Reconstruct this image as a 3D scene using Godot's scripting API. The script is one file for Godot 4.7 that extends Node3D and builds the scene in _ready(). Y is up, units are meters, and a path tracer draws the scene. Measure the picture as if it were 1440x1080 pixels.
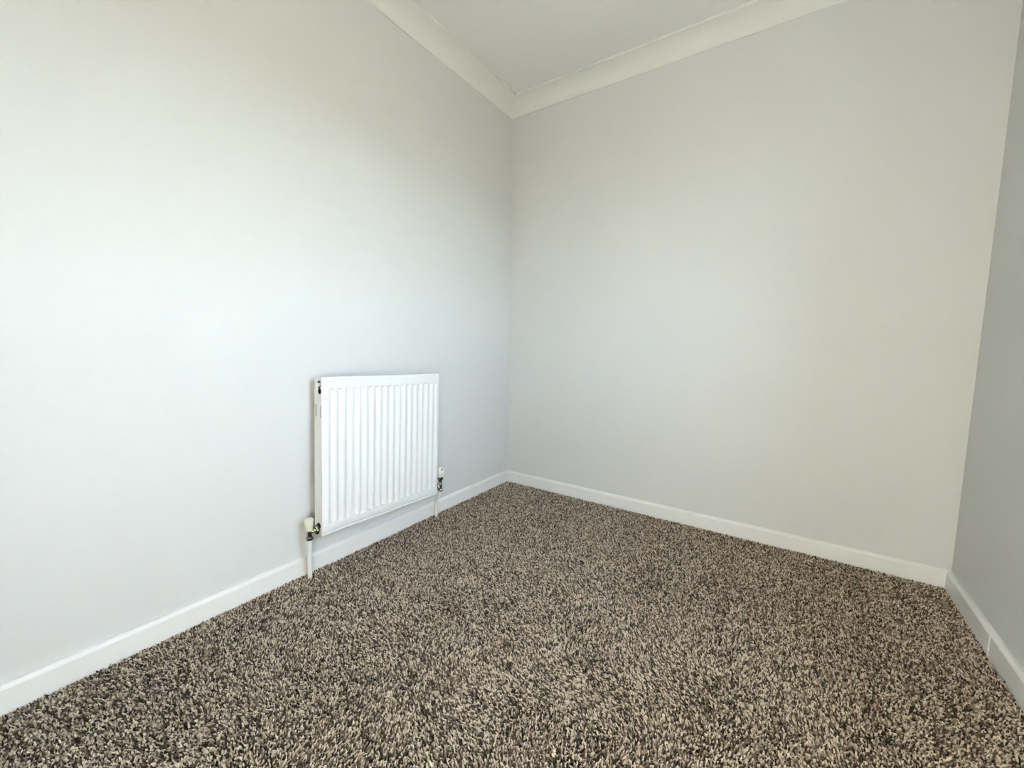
extends Node3D
# A small empty box bedroom: two pale grey walls meeting in a corner, a white panel radiator with its valves and pipes, a brown mottled carpet.
# The left wall is the plane x = 0, the back wall z = 0, the right wall x = W. Daylight comes in through a window in the right wall beside the camera.

const W := 2.1247        # width of the back wall
const D := 2.75          # depth of the room, front wall behind the camera
const H := 2.4           # ceiling height
const UNSEEN_LAMP := 58.0  # strength of the unseen landing light that brightens the room
const WALL := 0.24       # wall thickness
const PART := 0.1        # partition thickness
const SILL := 1.0
const HEAD := 1.93
const WIN0 := 1.16       # window opening along the right wall
const WIN1 := 1.78
const DOOR0 := 1.27      # low unseen opening in the front wall, placed to light the room
const DOOR1 := 2.05
const DOORH := 1.45  # height chosen for how the unseen landing lights the room

var M := {}
var rng := RandomNumberGenerator.new()


# ---------------------------------------------------------------- helpers
func mat(called: String, color: Color, rough: float, metal := 0.0, spec := 0.5) -> StandardMaterial3D:
	var m := StandardMaterial3D.new()
	m.resource_name = called
	m.albedo_color = color
	m.roughness = rough
	m.metallic = metal
	m.metallic_specular = spec
	M[called] = m
	return m


func noise_tex(freq: float, sd: int, as_normal: bool, bump := 2.0, octaves := 3, side := 512) -> NoiseTexture2D:
	var n := FastNoiseLite.new()
	n.noise_type = FastNoiseLite.TYPE_SIMPLEX_SMOOTH
	n.seed = sd
	n.frequency = freq
	n.fractal_octaves = octaves
	var t := NoiseTexture2D.new()
	t.width = side
	t.height = side
	t.seamless = true
	t.noise = n
	t.as_normal_map = as_normal
	t.bump_strength = bump
	return t


func mb() -> SurfaceTool:
	var st := SurfaceTool.new()
	st.begin(Mesh.PRIMITIVE_TRIANGLES)
	return st


func build(st: SurfaceTool, called: String, m: Material, parent: Node = null) -> MeshInstance3D:
	st.generate_normals()
	return put(st.commit(), called, m, parent)


func put(mesh: Mesh, called: String, m: Material, parent: Node = null) -> MeshInstance3D:
	var o := MeshInstance3D.new()
	o.name = called
	o.mesh = mesh
	o.material_override = m
	(parent if parent else self).add_child(o, true)
	return o


func struct(o: Node) -> Node:
	o.set_meta("kind", "structure")
	return o


func thing(called: String, label: String, category: String, at: Vector3) -> Node3D:
	var o := Node3D.new()
	o.name = called
	o.position = at
	o.set_meta("label", label)
	o.set_meta("category", category)
	add_child(o, true)
	return o


func tri(st: SurfaceTool, a: Vector3, b: Vector3, c: Vector3, out: Vector3) -> void:
	# front faces run clockwise: the cross product of a clockwise face points away from its front
	if (b - a).cross(c - a).dot(out) > 0.0:
		st.add_vertex(a); st.add_vertex(c); st.add_vertex(b)
	else:
		st.add_vertex(a); st.add_vertex(b); st.add_vertex(c)


func quad(st: SurfaceTool, a: Vector3, b: Vector3, c: Vector3, d: Vector3, out: Vector3) -> void:
	tri(st, a, b, c, out)
	tri(st, a, c, d, out)


func box(st: SurfaceTool, lo: Vector3, hi: Vector3, bevel := 0.0) -> void:
	# a box whose twelve edges are chamfered by bevel
	st.set_smooth_group(-1)
	var c := (lo + hi) / 2.0
	var h := (hi - lo) / 2.0
	var k := minf(bevel, minf(h.x, minf(h.y, h.z)) * 0.9)
	for ax in 3:
		var u := (ax + 1) % 3
		var v := (ax + 2) % 3
		for s in [-1.0, 1.0]:
			var p := []
			for q in [[-1.0, -1.0], [1.0, -1.0], [1.0, 1.0], [-1.0, 1.0]]:
				var e := Vector3.ZERO
				e[ax] = s * h[ax]
				e[u] = q[0] * (h[u] - k)
				e[v] = q[1] * (h[v] - k)
				p.append(c + e)
			var o := Vector3.ZERO
			o[ax] = s
			quad(st, p[0], p[1], p[2], p[3], o)
	if k <= 0.0:
		return
	for ax in 3:
		var u := (ax + 1) % 3
		var v := (ax + 2) % 3
		for su in [-1.0, 1.0]:
			for sv in [-1.0, 1.0]:
				var p := []
				for q in [[-1.0, 0], [1.0, 0], [1.0, 1], [-1.0, 1]]:
					var e := Vector3.ZERO
					e[ax] = q[0] * (h[ax] - k)
					e[u] = su * (h[u] - (k if q[1] else 0.0))
					e[v] = sv * (h[v] - (0.0 if q[1] else k))
					p.append(c + e)
				var o := Vector3.ZERO
				o[u] = su
				o[v] = sv
				quad(st, p[0], p[1], p[2], p[3], o)
	for sx in [-1.0, 1.0]:
		for sy in [-1.0, 1.0]:
			for sz in [-1.0, 1.0]:
				var s := Vector3(sx, sy, sz)
				tri(st, c + s * Vector3(h.x, h.y - k, h.z - k), c + s * Vector3(h.x - k, h.y, h.z - k), c + s * Vector3(h.x - k, h.y - k, h.z), s)


func lathe(st: SurfaceTool, profile: Array, at: Vector3, axis: Vector3, sides := 28, wave := 0.0, waves := 0) -> void:
	# profile of [radius, distance along the axis]; wave makes grip flutes
	st.set_smooth_group(1)
	var q := Quaternion(Vector3.UP, axis.normalized()) if axis.normalized().dot(Vector3.UP) > -0.999 else Quaternion(Vector3.RIGHT, PI)
	for i in profile.size() - 1:
		if profile[i].size() > 2:
			st.set_smooth_group(i + 2)
		for k in sides:
			var p := []
			for e in [[i, k], [i, k + 1], [i + 1, k + 1], [i + 1, k]]:
				var a: float = TAU * e[1] / sides
				var r: float = profile[e[0]][0] * (1.0 + wave * cos(a * waves))
				p.append(at + q * Vector3(r * cos(a), profile[e[0]][1], r * sin(a)))
			var am := TAU * (k + 0.5) / sides
			var d := Vector2(profile[i + 1][0] - profile[i][0], profile[i + 1][1] - profile[i][1])
			quad(st, p[0], p[1], p[2], p[3], q * Vector3(d.y * cos(am), -d.x, d.y * sin(am)))


func hexnut(st: SurfaceTool, at: Vector3, axis: Vector3, across: float, thick: float) -> void:
	var r := across / sqrt(3.0)
	st.set_smooth_group(-1)
	var q := Quaternion(Vector3.UP, axis.normalized())
	var k := thick * 0.18
	var rings := [[r * 0.9, 0.0], [r, k], [r, thick - k], [r * 0.9, thick]]
	for i in 3:
		for s in 6:
			var p := []
			for e in [[i, s], [i, s + 1], [i + 1, s + 1], [i + 1, s]]:
				var a: float = TAU * e[1] / 6.0
				p.append(at + q * Vector3(rings[e[0]][0] * cos(a), rings[e[0]][1], rings[e[0]][0] * sin(a)))
			quad(st, p[0], p[1], p[2], p[3], (p[0] + p[1] + p[2] + p[3]) / 4.0 - (at + q * Vector3(0, thick / 2, 0)))
	for end in [0, 3]:
		var c: Vector3 = at + q * Vector3(0, rings[end][1], 0)
		for s in 6:
			var a := TAU * s / 6.0
			var b := TAU * (s + 1) / 6.0
			tri(st, c, at + q * Vector3(rings[end][0] * cos(a), rings[end][1], rings[end][0] * sin(a)), at + q * Vector3(rings[end][0] * cos(b), rings[end][1], rings[end][0] * sin(b)), q * Vector3(0, -1.0 if end == 0 else 1.0, 0))


func tube(st: SurfaceTool, points: Array, r: float, sides := 20) -> void:
	# a pipe swept through the points
	st.set_smooth_group(1)
	var rings := []
	for i in points.size():
		var t: Vector3 = (points[mini(i + 1, points.size() - 1)] - points[maxi(i - 1, 0)]).normalized()
		var u := t.cross(Vector3.FORWARD).normalized()
		var v := t.cross(u).normalized()
		var ring := []
		for k in sides:
			ring.append(points[i] + (u * cos(TAU * k / sides) + v * sin(TAU * k / sides)) * r)
		rings.append(ring)
	for i in points.size() - 1:
		for k in sides:
			var n := (k + 1) % sides
			quad(st, rings[i][k], rings[i][n], rings[i + 1][n], rings[i + 1][k], rings[i][k] + rings[i][n] - points[i] * 2.0)
	st.set_smooth_group(-1)
	for e in [0, points.size() - 1]:
		var out: Vector3 = points[0] - points[1] if e == 0 else points[e] - points[e - 1]
		for k in sides:
			tri(st, points[e], rings[e][k], rings[e][(k + 1) % sides], out)


func molding(st: SurfaceTool, profile: Array, a: Vector2, b: Vector2, inward: Vector2, mitre_a: float, mitre_b: float) -> void:
	# sweeps a profile of [out from the wall, height, smooth group] along a wall from a to b; a mitre of 1 cuts the end at 45 degrees for an inside corner
	var dir := (b - a).normalized()
	var at := func(i: int, end: bool) -> Vector3:
		var o: float = profile[i][0]
		var p: Vector2 = (b - dir * o * mitre_b if end else a + dir * o * mitre_a) + inward * o
		return Vector3(p.x, profile[i][1], p.y)
	for i in profile.size() - 1:
		st.set_smooth_group(profile[i][2])
		var d := Vector2(profile[i + 1][0] - profile[i][0], profile[i + 1][1] - profile[i][1])
		var out := Vector3(inward.x * -d.y, d.x, inward.y * -d.y)
		quad(st, at.call(i, false), at.call(i, true), at.call(i + 1, true), at.call(i + 1, false), out)
	st.set_smooth_group(-1)
	for end in [false, true]:
		var o := Vector3(dir.x, 0, dir.y) * (1.0 if end else -1.0)
		for i in range(1, profile.size() - 1):
			tri(st, at.call(0, end), at.call(i, end), at.call(i + 1, end), o)


# ---------------------------------------------------------------- the scene
func _ready() -> void:
	rng.seed = 7
	var cam := Camera3D.new()
	cam.name = "camera"
	cam.position = Vector3(1.5528, 0.9201, 2.2356)
	cam.rotation = Vector3(deg_to_rad(-5.535), deg_to_rad(34.197), deg_to_rad(0.915))
	cam.fov = rad_to_deg(2.0 * atan(540.0 / 576.58))
	cam.near = 0.02
	cam.far = 200.0
	add_child(cam)
	cam.current = true

	var sky_mat := ProceduralSkyMaterial.new()     # a bright, lightly overcast day
	sky_mat.sky_top_color = Color(0.75, 0.85, 0.97)
	sky_mat.sky_horizon_color = Color(0.865, 0.945, 0.99)
	sky_mat.ground_horizon_color = Color(0.50, 0.50, 0.46)
	sky_mat.ground_bottom_color = Color(0.44, 0.44, 0.40)
	sky_mat.sky_energy_multiplier = 4.3
	sky_mat.ground_energy_multiplier = 4.6
	var sky := Sky.new()
	sky.sky_material = sky_mat
	var env := Environment.new()
	env.background_mode = Environment.BG_SKY
	env.sky = sky
	env.tonemap_mode = Environment.TONE_MAPPER_LINEAR
	env.tonemap_exposure = 1.10
	env.sdfgi_enabled = true
	env.ssao_enabled = true
	env.ssil_enabled = true
	var we := WorldEnvironment.new()
	we.name = "daylight"
	we.environment = env
	add_child(we)

	materials()
	room()
	window()
	landing()  # out of view, lights the room from behind the camera
	skirting_and_cornice()
	radiator()
	valves_and_pipes()
	carpet()


func materials() -> void:
	var wall := mat("wall_paint", Color(0.885, 0.886, 0.878), 0.92, 0.0, 0.3)
	wall.normal_enabled = true
	wall.normal_texture = noise_tex(0.09, 11, true, 3.0, 3)
	wall.normal_scale = 0.25
	wall.uv1_triplanar = true
	wall.uv1_world_triplanar = true
	wall.uv1_scale = Vector3(3.2, 3.2, 3.2)
	var ceiling := mat("ceiling_paint", Color(0.95, 0.95, 0.94), 0.95, 0.0, 0.3)
	ceiling.normal_enabled = true
	ceiling.normal_texture = wall.normal_texture
	ceiling.normal_scale = 0.25
	ceiling.uv1_triplanar = true
	ceiling.uv1_world_triplanar = true
	ceiling.uv1_scale = Vector3(3, 3, 3)
	mat("unseen_landing_paint", Color(0.86, 0.86, 0.85), 0.9, 0.0, 0.3)
	mat("unseen_landing_floor", Color(0.93, 0.91, 0.88), 0.6)
	var glow := mat("unseen_lamp_glow", Color(0.95, 0.95, 0.93), 0.5)  # glowing face of the unseen landing light
	glow.emission_enabled = true
	glow.emission = Color(1.0, 0.97, 0.9)
	glow.emission_energy_multiplier = 1.0
	mat("white_gloss", Color(0.965, 0.965, 0.955), 0.38)
	mat("plaster_white", Color(0.945, 0.945, 0.925), 0.85, 0.0, 0.3)
	mat("radiator_enamel", Color(0.965, 0.968, 0.965), 0.32)
	mat("inner_shade", Color(0.24, 0.24, 0.235), 0.6)  # dark grey stands in for the shade inside the radiator
	mat("pipe_paint", Color(0.955, 0.955, 0.93), 0.35)
	mat("cream_plastic", Color(0.925, 0.925, 0.83), 0.4)
	mat("white_plastic", Color(0.96, 0.96, 0.93), 0.4)
	mat("dark_print", Color(0.33, 0.34, 0.31), 0.6)
	mat("chrome", Color(0.62, 0.61, 0.58), 0.16, 1.0)
	mat("carpet_backing", Color(0.20, 0.165, 0.13), 1.0, 0.0, 0.1)
	var yarn := mat("carpet_yarn", Color.WHITE, 0.7, 0.0, 0.4)
	yarn.vertex_color_use_as_albedo = true
	var glass := mat("window_glass", Color(1, 1, 1, 0.03), 0.02)
	glass.transparency = BaseMaterial3D.TRANSPARENCY_ALPHA
	mat("window_frame_white", Color(0.95, 0.95, 0.94), 0.35)


func room() -> void:
	var t := WALL
	var st := mb()
	box(st, Vector3(-t, -0.25, -t), Vector3(W + t, -0.012, D + PART))
	struct(build(st, "floor", M.carpet_backing))
	st = mb()
	box(st, Vector3(-t, H, -t), Vector3(W + t, H + 0.2, D + PART))
	struct(build(st, "ceiling", M.ceiling_paint))
	st = mb()
	box(st, Vector3(-t, -0.012, -t), Vector3(0, H, D + PART))
	struct(build(st, "wall_left", M.wall_paint))
	st = mb()
	box(st, Vector3(0, -0.012, -t), Vector3(W, H, 0))
	struct(build(st, "wall_back", M.wall_paint))
	st = mb()
	box(st, Vector3(0, -0.012, D), Vector3(DOOR0, H, D + PART))
	box(st, Vector3(DOOR1, -0.012, D), Vector3(W, H, D + PART))
	box(st, Vector3(DOOR0, DOORH, D), Vector3(DOOR1, H, D + PART))
	struct(build(st, "wall_front", M.wall_paint))
	st = mb()
	box(st, Vector3(W, -0.012, -t), Vector3(W + t, H, WIN0))
	box(st, Vector3(W, -0.012, WIN1), Vector3(W + t, H, D + PART))
	box(st, Vector3(W, -0.012, WIN0), Vector3(W + t, SILL, WIN1))
	box(st, Vector3(W, HEAD, WIN0), Vector3(W + t, H, WIN1))
	struct(build(st, "wall_right", M.wall_paint))


func window() -> void:
	# a white casement set toward the outside of the opening in the right wall
	var root := Node3D.new()
	root.name = "window_1"
	root.position = Vector3(W, SILL, WIN0)
	add_child(root)
	struct(root)
	var w := WIN1 - WIN0
	var h := HEAD - SILL
	var x0 := WALL - 0.09
	var x1 := WALL - 0.02
	var f := 0.045
	var st := mb()
	box(st, Vector3(x0, 0, 0), Vector3(x1, f, w), 0.003)
	box(st, Vector3(x0, h - f, 0), Vector3(x1, h, w), 0.003)
	box(st, Vector3(x0, f, 0), Vector3(x1, h - f, f), 0.003)
	box(st, Vector3(x0, f, w - f), Vector3(x1, h - f, w), 0.003)
	build(st, "window_frame", M.window_frame_white, root)
	st = mb()
	box(st, Vector3(x0 + 0.034, f, f), Vector3(x0 + 0.038, h - f, w - f))
	build(st, "pane", M.window_glass, root)
	st = mb()
	box(st, Vector3(-0.03, -0.02, -0.03), Vector3(x0, 0.004, w + 0.03), 0.004)
	build(st, "window_sill", M.white_gloss, root)


func landing() -> void:
	# an unseen landing beyond the low opening; its ceiling panel is placed to brighten the room
	var x0 := 0.2
	var x1 := 2.75
	var z0 := D + PART
	var z1 := z0 + 1.5
	var st := mb()
	box(st, Vector3(x0 - 0.1, -0.25, z0), Vector3(x1 + 0.1, 0.0, z1 + 0.1))
	struct(build(st, "floor_unseen_landing", M.unseen_landing_floor))
	st = mb()
	box(st, Vector3(x0 - 0.1, H, z0), Vector3(x1 + 0.1, H + 0.2, z1 + 0.1))
	struct(build(st, "ceiling_unseen_landing", M.ceiling_paint))
	st = mb()
	box(st, Vector3(x0, 0.0, z1), Vector3(x1, H, z1 + 0.1))
	box(st, Vector3(x0 - 0.1, 0.0, z0), Vector3(x0, H, z1 + 0.1))
	box(st, Vector3(x1, 0.0, z0), Vector3(x1 + 0.1, H, z1 + 0.1))
	box(st, Vector3(W + WALL, -0.012, z0 - 0.04), Vector3(x1 + 0.1, H, z0))
	struct(build(st, "wall_unseen_landing", M.unseen_landing_paint))
	# lining of the low unseen opening, sized for the light it lets in
	st = mb()
	for x in [[DOOR0, DOOR0 + 0.022], [DOOR1 - 0.022, DOOR1]]:
		box(st, Vector3(x[0], 0.0, D - 0.004), Vector3(x[1], DOORH, z0 + 0.004), 0.002)
	box(st, Vector3(DOOR0 + 0.022, DOORH - 0.022, D - 0.004), Vector3(DOOR1 - 0.022, DOORH, z0 + 0.004), 0.002)
	struct(build(st, "unseen_door_1", M.white_gloss))
	var lamp := thing("unseen_landing_light", "unseen flat panel light behind the camera, placed to brighten the room through a low opening", "light", Vector3(0.62, H, z0 + 0.75))
	st = mb()
	box(st, Vector3(-0.32, -0.03, -0.62), Vector3(0.32, 0.0, 0.62), 0.006)
	build(st, "frame", M.white_gloss, lamp)
	st = mb()
	box(st, Vector3(-0.3, -0.034, -0.6), Vector3(0.3, -0.0302, 0.6))
	build(st, "diffuser", M.unseen_lamp_glow, lamp)
	var l := AreaLight3D.new()
	l.name = "unseen_panel_light"
	l.area_size = Vector2(0.6, 1.2)
	l.light_color = Color(1.0, 0.985, 0.935)
	l.light_energy = UNSEEN_LAMP
	l.area_range = 12.0
	l.area_attenuation = 2.0
	l.shadow_enabled = true
	l.position = Vector3(0, -0.037, 0)
	l.rotation = Vector3(-PI / 2.0, 0, 0)
	lamp.add_child(l)


func skirting_and_cornice() -> void:
	# skirting: flat face, then a chamfer that leans back to a thin top edge
	var sk := func(t: float) -> Array:
		return [[0.0, 0.0688, -1], [t * 0.50, 0.0688, 2], [t * 0.62, 0.0678, 2], [t * 0.94, 0.0605, 3], [t, 0.0585, -1], [t, -0.012, -1], [0.0, -0.012, -1]].map(func(p): return p)
	var p: Array = sk.call(0.0169)
	var st := mb()
	molding(st, p, Vector2(0, D), Vector2(0, 0), Vector2(1, 0), 1, 1)
	struct(build(st, "baseboard_left", M.white_gloss))
	st = mb()
	molding(st, p, Vector2(0, 0), Vector2(W, 0), Vector2(0, 1), 1, 1)
	struct(build(st, "baseboard_back", M.white_gloss))
	# the right-hand skirting is in two lengths; the nearer one sits a little further back, with filler in the joint
	var right := Node3D.new()
	right.name = "baseboard_right"
	right.position = Vector3(W, 0, 0)
	add_child(right)
	struct(right)
	st = mb()
	molding(st, p, Vector2(0, 0), Vector2(0, 0.4425), Vector2(-1, 0), 1, 0)
	build(st, "board", M.white_gloss, right)
	st = mb()
	molding(st, sk.call(0.0152), Vector2(0, 0.4425), Vector2(0, D), Vector2(-1, 0), 0, 1)
	build(st, "board", M.white_gloss, right)
	st = mb()
	lathe(st, [[0.0, -0.006], [0.0032, -0.0046], [0.0048, 0.0], [0.0032, 0.005], [0.0, 0.007]], Vector3(-0.0160, 0.017, 0.4420), Vector3(0.15, 1, 0.2), 14, 0.12, 3)
	build(st, "filler_blob", M.white_gloss, right)
	st = mb()
	molding(st, p, Vector2(W, D), Vector2(DOOR1, D), Vector2(0, -1), 1, 0)
	molding(st, p, Vector2(DOOR0, D), Vector2(0, D), Vector2(0, -1), 0, 1)
	struct(build(st, "baseboard_front", M.white_gloss))
	# plaster cove: a thin lip at the wall, a concave quarter round, a thin lip at the ceiling
	var drop := H - 2.3224
	var c := [[0.0, H - drop, -1], [0.005, H - drop, -1]]
	for i in 15:
		var a := PI * 0.5 * i / 14.0
		c.append([0.005 + (0.0948 - 0.005) * (1.0 - cos(a)), H - drop + 0.002 + (drop - 0.0120) * sin(a), 4])
	c[-1][2] = -1
	c.append([0.0948, H, -1])
	c.append([0.0, H, -1])
	c.reverse()
	for i in c.size() - 1:
		c[i] = [c[i][0], c[i][1], 4 if i >= 2 and i < c.size() - 3 else -1]
	var runs := [[Vector2(0, D), Vector2(0, 0), Vector2(1, 0)], [Vector2(0, 0), Vector2(W, 0), Vector2(0, 1)], [Vector2(W, 0), Vector2(W, D), Vector2(-1, 0)], [Vector2(W, D), Vector2(0, D), Vector2(0, -1)]]
	for i in runs.size():
		st = mb()
		molding(st, c, runs[i][0], runs[i][1], runs[i][2], 1, 1)
		struct(build(st, "trim_%d" % (i + 1), M.plaster_white))


func radiator() -> void:
	# local axes: x out from the wall, y up, z along the wall toward the camera; the whole radiator hangs slightly out of level
	var hw := 0.3125
	var hh := 0.310
	var root := thing("radiator", "white fluted steel panel radiator hung low on the pale grey left wall", "radiator", Vector3(0, 0.4663 - hh, 1.0698))
	root.rotation.x = -0.028
	var y1 := hh * 2.0
	# front panel: a height field with a set-back seam round the edge and seventeen pressed flutes
	var us := [-hw, -hw + 0.0015]
	var zs := [0.0, 0.0]
	var flute0 := -0.2823
	var pitch := 0.0347
	var half := 0.0092
	var ramp := 0.0070
	var add := func(u: float) -> void:
		us.append(u)
	us.append_array([-hw + 0.0074, -hw + 0.0092, -hw + 0.0110])
	for i in 17:
		var c := flute0 + pitch * i
		for k in 6:
			us.append(c - half - ramp + ramp * 2.0 * k / 5.0)
		us.append(c)
		for k in 6:
			us.append(c + half - ramp + ramp * 2.0 * k / 5.0)
	us.append_array([hw - 0.0110, hw - 0.0092, hw - 0.0074, hw - 0.0015, hw])
	us.sort()
	var vs := [0.0, 0.0015, 0.0070, 0.0075, 0.0080, 0.0095, 0.0108, 0.0121, 0.0134, 0.0147, 0.0160]
	for k in 9:
		vs.append(0.041 + 0.006 * k / 8.0)
	for k in 6:
		vs.append(0.08 + 0.46 * k / 5.0)
	for k in 9:
		vs.append(y1 - 0.050 + 0.006 * k / 8.0)
	vs.append_array([y1 - 0.0145, y1 - 0.0110, y1 - 0.0092, y1 - 0.0074, y1 - 0.0015, y1])
	var top := 0.0975
	var height := func(u: float, v: float) -> float:
		var rim := minf(minf(u + hw, hw - u), minf(v, y1 - v))
		var crease := clampf(1.0 - absf(rim - 0.0092) / 0.0018, 0.0, 1.0) * (0.0 if v < 0.02 else 0.0016)   # the weld line round the edge
		var x := top - crease - 0.0030 * (1.0 - smoothstep(0.0084, 0.0106, rim)) - 0.0012 * (1.0 - smoothstep(0.0, 0.0016, rim))
		x -= 0.0062 * (1.0 - smoothstep(0.0095, 0.0160, v)) - 0.0048 * (1.0 - smoothstep(0.0070, 0.0080, v))   # the lower edge curls in above its seam
		var i := roundf((u - flute0) / pitch)
		if i >= 0 and i <= 16:
			var d := absf(u - flute0 - pitch * i)
			var g := 1.0 - smoothstep(half - ramp, half + ramp, d)
			x -= 0.0054 * g * smoothstep(0.041, 0.047, v) * (1.0 - smoothstep(y1 - 0.050, y1 - 0.044, v))
		return x
	var st := mb()
	st.set_smooth_group(1)
	for i in us.size() - 1:
		for k in vs.size() - 1:
			var a := Vector3(height.call(us[i], vs[k]), vs[k], us[i])
			var b := Vector3(height.call(us[i + 1], vs[k]), vs[k], us[i + 1])
			var c := Vector3(height.call(us[i + 1], vs[k + 1]), vs[k + 1], us[i + 1])
			var d := Vector3(height.call(us[i], vs[k + 1]), vs[k + 1], us[i])
			quad(st, a, b, c, d, Vector3.RIGHT)
	st.set_smooth_group(-1)
	var e := top - 0.0042
	var bk := top - 0.0098
	for s in [-1.0, 1.0]:
		quad(st, Vector3(bk, 0, s * hw), Vector3(e, 0, s * hw), Vector3(e, y1, s * hw), Vector3(bk, y1, s * hw), Vector3(0, 0, s))
	quad(st, Vector3(bk, 0, -hw), Vector3(e, 0, -hw), Vector3(e, 0, hw), Vector3(bk, 0, hw), Vector3.DOWN)
	quad(st, Vector3(bk, y1, -hw), Vector3(e, y1, -hw), Vector3(e, y1, hw), Vector3(bk, y1, hw), Vector3.UP)
	quad(st, Vector3(bk, 0, -hw), Vector3(bk, y1, -hw), Vector3(bk, y1, hw), Vector3(bk, 0, hw), Vector3.LEFT)
	build(st, "front_panel", M.radiator_enamel, root)
	# corrugated convector behind the panel, dark grey for the shade inside
	st = mb()
	var n := 48
	for i in n:
		var z0 := -hw + 0.009 + (2.0 * hw - 0.018) * i / n
		var z1 := -hw + 0.009 + (2.0 * hw - 0.018) * (i + 1) / n
		var far := 0.049
		var near := bk
		var xa: float = [near, far, far, near][i % 4]
		var xb: float = [far, far, near, near][i % 4]
		quad(st, Vector3(xa, 0.05, z0), Vector3(xb, 0.05, z1), Vector3(xb, y1 - 0.03, z1), Vector3(xa, y1 - 0.03, z0), Vector3.LEFT)
	build(st, "convector", M.inner_shade, root)
	# added plate that closes the back to darken the inside, shade painted in
	st = mb()
	box(st, Vector3(0.0385, 0.012, -hw + 0.008), Vector3(0.0400, y1 - 0.012, hw - 0.008))
	build(st, "added_back_plate", M.inner_shade, root)
	# side covers with a keyhole at the top and two punched slots
	for s in [-1.0, 1.0]:
		var cover := CSGCombiner3D.new()
		cover.name = "side_cover"
		root.add_child(cover, true)
		var plate := CSGBox3D.new()
		plate.name = "plate"
		plate.size = Vector3(0.0505, y1 - 0.009, 0.0016)
		plate.position = Vector3(0.0380 + 0.02525, y1 / 2.0, s * (hw - 0.0035))
		cover.add_child(plate, true)
		var lip := CSGBox3D.new()          # the folded back edge
		lip.name = "folded_edge"
		lip.size = Vector3(0.0016, y1 - 0.009, 0.014)
		lip.position = Vector3(0.0380 + 0.0008, y1 / 2.0, s * (hw - 0.0035 - 0.007))
		cover.add_child(lip, true)
		for cut in [[0.0475, 0.489, 0.0072, 0.046], [0.0815, 0.487, 0.0072, 0.046]]:
			var slot := CSGBox3D.new()
			slot.name = "slot"
			slot.operation = CSGShape3D.OPERATION_SUBTRACTION
			slot.size = Vector3(cut[2], cut[3], 0.03)
			slot.position = Vector3(cut[0], cut[1], s * (hw - 0.0035))
			cover.add_child(slot, true)
		for cut in [[0.0690, y1 - 0.0290, 0.0145], [0.0725, y1 - 0.0545, 0.0118], [0.0665, 0.0335, 0.0135]]:
			var hole := CSGCylinder3D.new()
			hole.name = "vent_hole"
			hole.operation = CSGShape3D.OPERATION_SUBTRACTION
			hole.radius = cut[2]
			hole.height = 0.03
			hole.sides = 32
			hole.rotation.x = PI / 2.0
			hole.position = Vector3(cut[0], cut[1], s * (hw - 0.0035))
			cover.add_child(hole, true)
		cover.material_override = M.radiator_enamel
	# top grille: rails along the length, with cross bars between them
	st = mb()
	var gy := y1 - 0.0065
	for r in [[0.0385, 0.0450], [0.0600, 0.0650], [0.0785, 0.0790]]:
		box(st, Vector3(r[0], gy - 0.0014, -hw + 0.005), Vector3(r[1], gy, hw - 0.005))
	for i in 40:
		var z := -hw + 0.006 + (2.0 * hw - 0.017) * i / 39.0
		box(st, Vector3(0.0450, gy - 0.0013, z), Vector3(0.0785, gy - 0.0001, z + 0.0045))
	box(st, Vector3(0.0380, gy - 0.005, -hw + 0.02), Vector3(0.0384, gy, hw - 0.02))
	build(st, "top_grille", M.radiator_enamel, root)
	# air vent plug in the keyhole nearest the camera, and header stubs behind the covers
	st = mb()
	lathe(st, [[0.0085, -0.03], [0.0085, 0.006, 1], [0.0078, 0.0075, 1], [0.0045, 0.0075, 1], [0.0040, 0.011, 1], [0.0, 0.011]], Vector3(0.0605, y1 - 0.0310, hw - 0.005), Vector3(0, 0, 1), 24)
	build(st, "bleed_plug", M.white_plastic, root)
	# wall brackets
	for z in [-0.2, 0.2]:
		st = mb()
		box(st, Vector3(0.0, y1 - 0.16, z - 0.018), Vector3(0.003, y1 - 0.04, z + 0.018), 0.001)
		box(st, Vector3(0.003, y1 - 0.15, z - 0.0015), Vector3(0.046, y1 - 0.06, z + 0.0015), 0.0005)
		build(st, "bracket", M.radiator_enamel, root)


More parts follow.
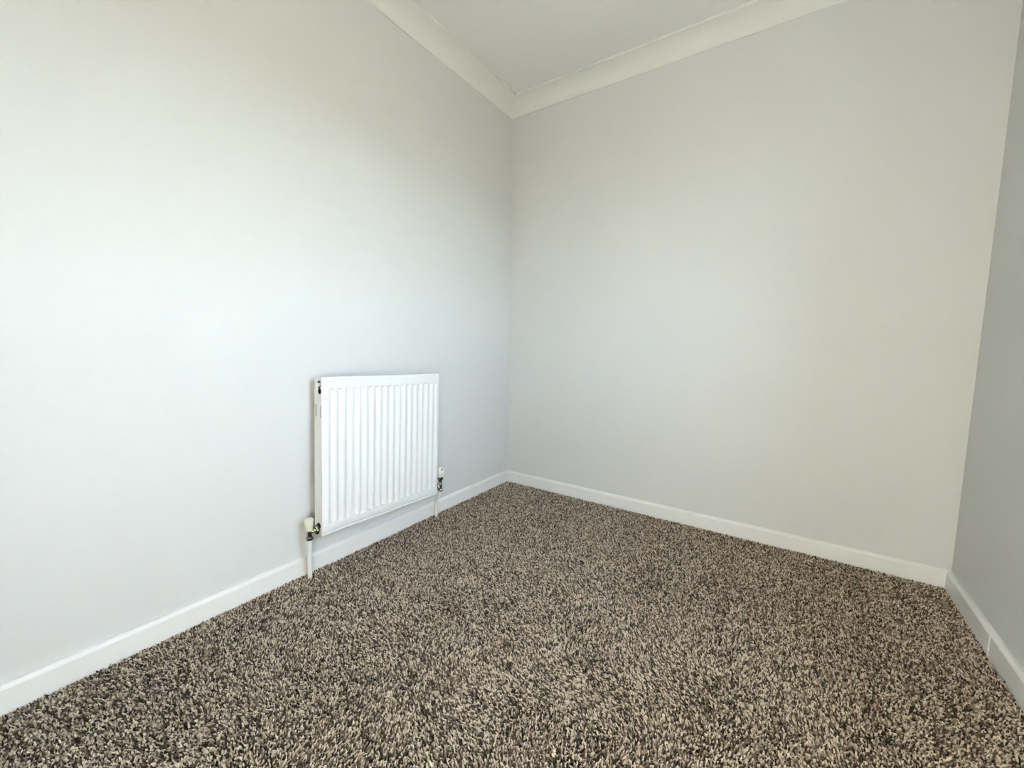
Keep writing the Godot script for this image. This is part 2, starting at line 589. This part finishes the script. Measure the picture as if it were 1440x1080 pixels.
func valves_and_pipes() -> void:
	# lockshield valve with a cream cap on the end nearest the camera
	var ax := Vector3(0.061, 0.0, 1.4145)
	var v := thing("lockshield_valve", "small chrome lockshield valve with a cream plastic cap at the radiator bottom corner", "valve", ax)
	var st := mb()
	lathe(st, [[0.0, 0.0], [0.0122, 0.0, 1], [0.0130, 0.002], [0.0165, 0.040], [0.0162, 0.043], [0.0148, 0.0455], [0.0118, 0.047], [0.0, 0.0475]], Vector3(0, 0.194, 0), Vector3.UP, 32)
	build(st, "cap", M.cream_plastic, v)
	st = mb()
	lathe(st, [[0.0, 0.0], [0.0095, 0.0, 1], [0.0100, 0.001], [0.0100, 0.024], [0.0112, 0.027], [0.0112, 0.031, 1], [0.0, 0.031]], Vector3(0, 0.166, 0), Vector3.UP, 28)
	lathe(st, [[0.0, 0.0], [0.0085, 0.0], [0.0085, 0.020, 1], [0.0070, 0.020], [0.0070, 0.034], [0.0, 0.034]], Vector3(0.002, 0.1870, -0.004), Vector3(0.06, 0.03, -1), 24)
	build(st, "valve_body", M.chrome, v)
	st = mb()
	hexnut(st, Vector3(0.0045, 0.1885, -0.0195), Vector3(0, 0, -1), 0.033, 0.013)
	build(st, "union_nut", M.chrome, v)
	st = mb()
	hexnut(st, Vector3(0, 0.155, 0), Vector3.UP, 0.023, 0.012)
	build(st, "compression_nut", M.chrome, v)

	# thermostatic valve at the far end
	ax = Vector3(0.065, 0.0, 0.7050)
	v = thing("thermostatic_valve", "thermostatic radiator valve with a white head and dark metal body, nearest the room corner", "valve", ax)
	st = mb()
	lathe(st, [[0.0, 0.0], [0.0140, 0.0, 1], [0.0160, 0.0015], [0.0195, 0.010], [0.0215, 0.021], [0.0215, 0.034], [0.0200, 0.044], [0.0165, 0.0515], [0.0095, 0.0560], [0.0, 0.0572]], Vector3(0, 0.218, 0), Vector3.UP, 64, 0.018, 16)
	var head := build(st, "thermostat_head", M.white_plastic, v)
	for s in [[0.262, 0.007, 0.0075], [0.240, 0.0095, 0.0032]]:
		st = mb()
		var r := 0.0215 if s[0] < 0.25 else 0.0200
		box(st, Vector3(r - 0.004, s[0] - s[2] / 2.0, -s[1] / 2.0), Vector3(r + 0.0006, s[0] + s[2] / 2.0, s[1] / 2.0), 0.0004)
		var mark := build(st, "setting_mark", M.dark_print, head)
		mark.rotation.y = deg_to_rad(-20.0)
		mark.set_meta("label", "dark grey setting mark on the white head")
	st = mb()
	lathe(st, [[0.0, 0.0], [0.0095, 0.0, 1], [0.0100, 0.002], [0.0100, 0.032], [0.0085, 0.036], [0.0085, 0.046], [0.0135, 0.050], [0.0150, 0.055], [0.0150, 0.066, 1], [0.0, 0.066]], Vector3(0, 0.153, 0), Vector3.UP, 28)
	lathe(st, [[0.0, 0.0], [0.0085, 0.0], [0.0085, 0.016, 1], [0.0070, 0.016], [0.0070, 0.034], [0.0, 0.034]], Vector3(0.002, 0.172, 0.004), Vector3(0.04, 0, 1), 24)
	build(st, "valve_body", M.chrome, v)
	st = mb()
	hexnut(st, Vector3(0.0025, 0.172, 0.016), Vector3(0, 0, 1), 0.030, 0.013)
	build(st, "union_nut", M.chrome, v)
	st = mb()
	hexnut(st, Vector3(0, 0.142, 0), Vector3.UP, 0.023, 0.012)
	build(st, "compression_nut", M.chrome, v)

	# white painted pipes that rise out of the carpet
	st = mb()
	tube(st, [Vector3(-0.0010, -0.012, 0), Vector3(0, 0.0, 0), Vector3(0.003, 0.04, 0.0018), Vector3(0.012, 0.11, 0.005), Vector3(0.017, 0.140, 0.0065), Vector3(0.0180, 0.157, 0.0070)], 0.0088)
	var o := build(st, "heating_pipe", M.pipe_paint)
	o.position = Vector3(0.0435, 0, 1.4078)
	o.set_meta("label", "white painted pipe rising from the carpet to the cream-capped valve")
	o.set_meta("category", "pipe")
	o.set_meta("group", "radiator pipes")
	st = mb()
	var pts := []
	for i in 13:
		var y := -0.012 + 0.156 * i / 12.0
		pts.append(Vector3(0.0255 * smoothstep(0.055, 0.14, y), y, 0.002 * smoothstep(0.0, 0.14, y)))
	tube(st, pts, 0.0080)
	o = build(st, "heating_pipe", M.pipe_paint)
	o.position = Vector3(0.0370, 0, 0.7055)
	o.set_meta("label", "white painted pipe rising from the carpet to the thermostatic valve nearest the corner")
	o.set_meta("category", "pipe")
	o.set_meta("group", "radiator pipes")


func carpet() -> void:
	var root := thing("carpet", "mottled brown and beige twist-pile carpet fitted wall to wall", "carpet", Vector3(0, -0.012, 0))
	var st := mb()
	box(st, Vector3(0.0169, 0.0, 0.0169), Vector3(W - 0.0169, 0.003, D - 0.0169))
	build(st, "carpet_backing", M.carpet_backing, root)
	# one tuft: a short twisted strand that bends and frays a little at the top
	st = mb()
	st.set_smooth_group(1)
	var rings := [[0.0, 0.0014, 0.0], [0.0036, 0.0018, 0.0004], [0.0072, 0.0019, 0.0012], [0.0100, 0.0014, 0.0024]]
	var sides := 5
	var pt := func(i: int, k: int) -> Vector3:
		var a := TAU * k / sides + i * 0.5
		var r: float = rings[i][1] * (1.0 + 0.22 * cos(2.0 * a + i))
		return Vector3(r * cos(a) + rings[i][2], rings[i][0], r * sin(a))
	for i in 3:
		for k in sides:
			var c := Vector3(rings[i][2], rings[i][0], 0)
			quad(st, pt.call(i, k), pt.call(i, k + 1), pt.call(i + 1, k + 1), pt.call(i + 1, k), (pt.call(i, k) + pt.call(i, k + 1)) / 2.0 - c)
	for k in sides:
		tri(st, Vector3(0.0030, 0.0109, 0), pt.call(3, k), pt.call(3, k + 1), Vector3.UP)
	st.generate_normals()
	var tuft := st.commit()
	var lie := FastNoiseLite.new()          # how the pile has been brushed
	lie.seed = 5
	lie.frequency = 2.4
	lie.fractal_octaves = 4
	var lie2 := FastNoiseLite.new()
	lie2.seed = 23
	lie2.frequency = 2.0
	lie2.fractal_octaves = 3
	var shade := FastNoiseLite.new()
	shade.seed = 41
	shade.frequency = 90.0
	shade.fractal_octaves = 2
	var step := 0.0043
	var buf := PackedFloat32Array()
	var count := 0
	var pipes := [Vector2(0.0435, 1.4078), Vector2(0.0370, 0.7055)]
	var yarns := [Color(0.86, 0.74, 0.58), Color(0.62, 0.51, 0.38), Color(0.33, 0.255, 0.18), Color(0.13, 0.092, 0.062), Color(0.045, 0.03, 0.02)]
	var x := 0.0169 + 0.003
	while x < W - 0.0169:
		var z := 0.0169 + 0.003
		while z < D - 0.02:
			var p := Vector2(x + rng.randf_range(-0.5, 0.5) * step, z + rng.randf_range(-0.5, 0.5) * step)
			z += step
			var near_pipe := false
			for q: Vector2 in pipes:
				near_pipe = near_pipe or p.distance_to(q) < 0.0150
			if near_pipe:
				continue
			var lit_lean := smoothstep(0.75, 0.25, p.distance_to(Vector2(0.85, 1.0)))   # light shaped into the pile: middle laid over to brighten, edges upright and darker
			var lean := Vector2(lie.get_noise_2d(p.x, p.y), lie2.get_noise_2d(p.x, p.y)) * (0.9 + 1.0 * lit_lean) + Vector2(-0.85, 0.2) * lit_lean + Vector2(rng.randfn(0.0, 0.22), rng.randfn(0.0, 0.22))
			lean = lean.limit_length(1.0)
			var up := Vector3(lean.x, 1.0, lean.y).normalized()
			var b := Basis(Quaternion(Vector3.UP, up)) * Basis(Vector3.UP, rng.randf() * TAU)
			b = b.scaled_local(Vector3.ONE * rng.randf_range(0.85, 1.2) * Vector3(1, rng.randf_range(0.8, 1.1), 1))
			buf.append_array([b.x.x, b.y.x, b.z.x, p.x, b.x.y, b.y.y, b.z.y, 0.0015, b.x.z, b.y.z, b.z.z, p.y])
			var pick := rng.randfn(0.0, 1.9) + shade.get_noise_2d(p.x, p.y) * 1.6
			var f := clampf(1.95 + pick, 0.0, 3.999)
			var col: Color = yarns[int(f)].lerp(yarns[int(f) + 1], f - int(f))
			buf.append_array([col.r, col.g, col.b, 1.0])
			count += 1
		x += step
	var mm := MultiMesh.new()
	mm.transform_format = MultiMesh.TRANSFORM_3D
	mm.use_colors = true
	mm.mesh = tuft
	mm.instance_count = count
	mm.buffer = buf
	var o := MultiMeshInstance3D.new()
	o.name = "carpet_pile"
	o.multimesh = mm
	o.material_override = M.carpet_yarn
	o.set_meta("kind", "stuff")
	root.add_child(o)
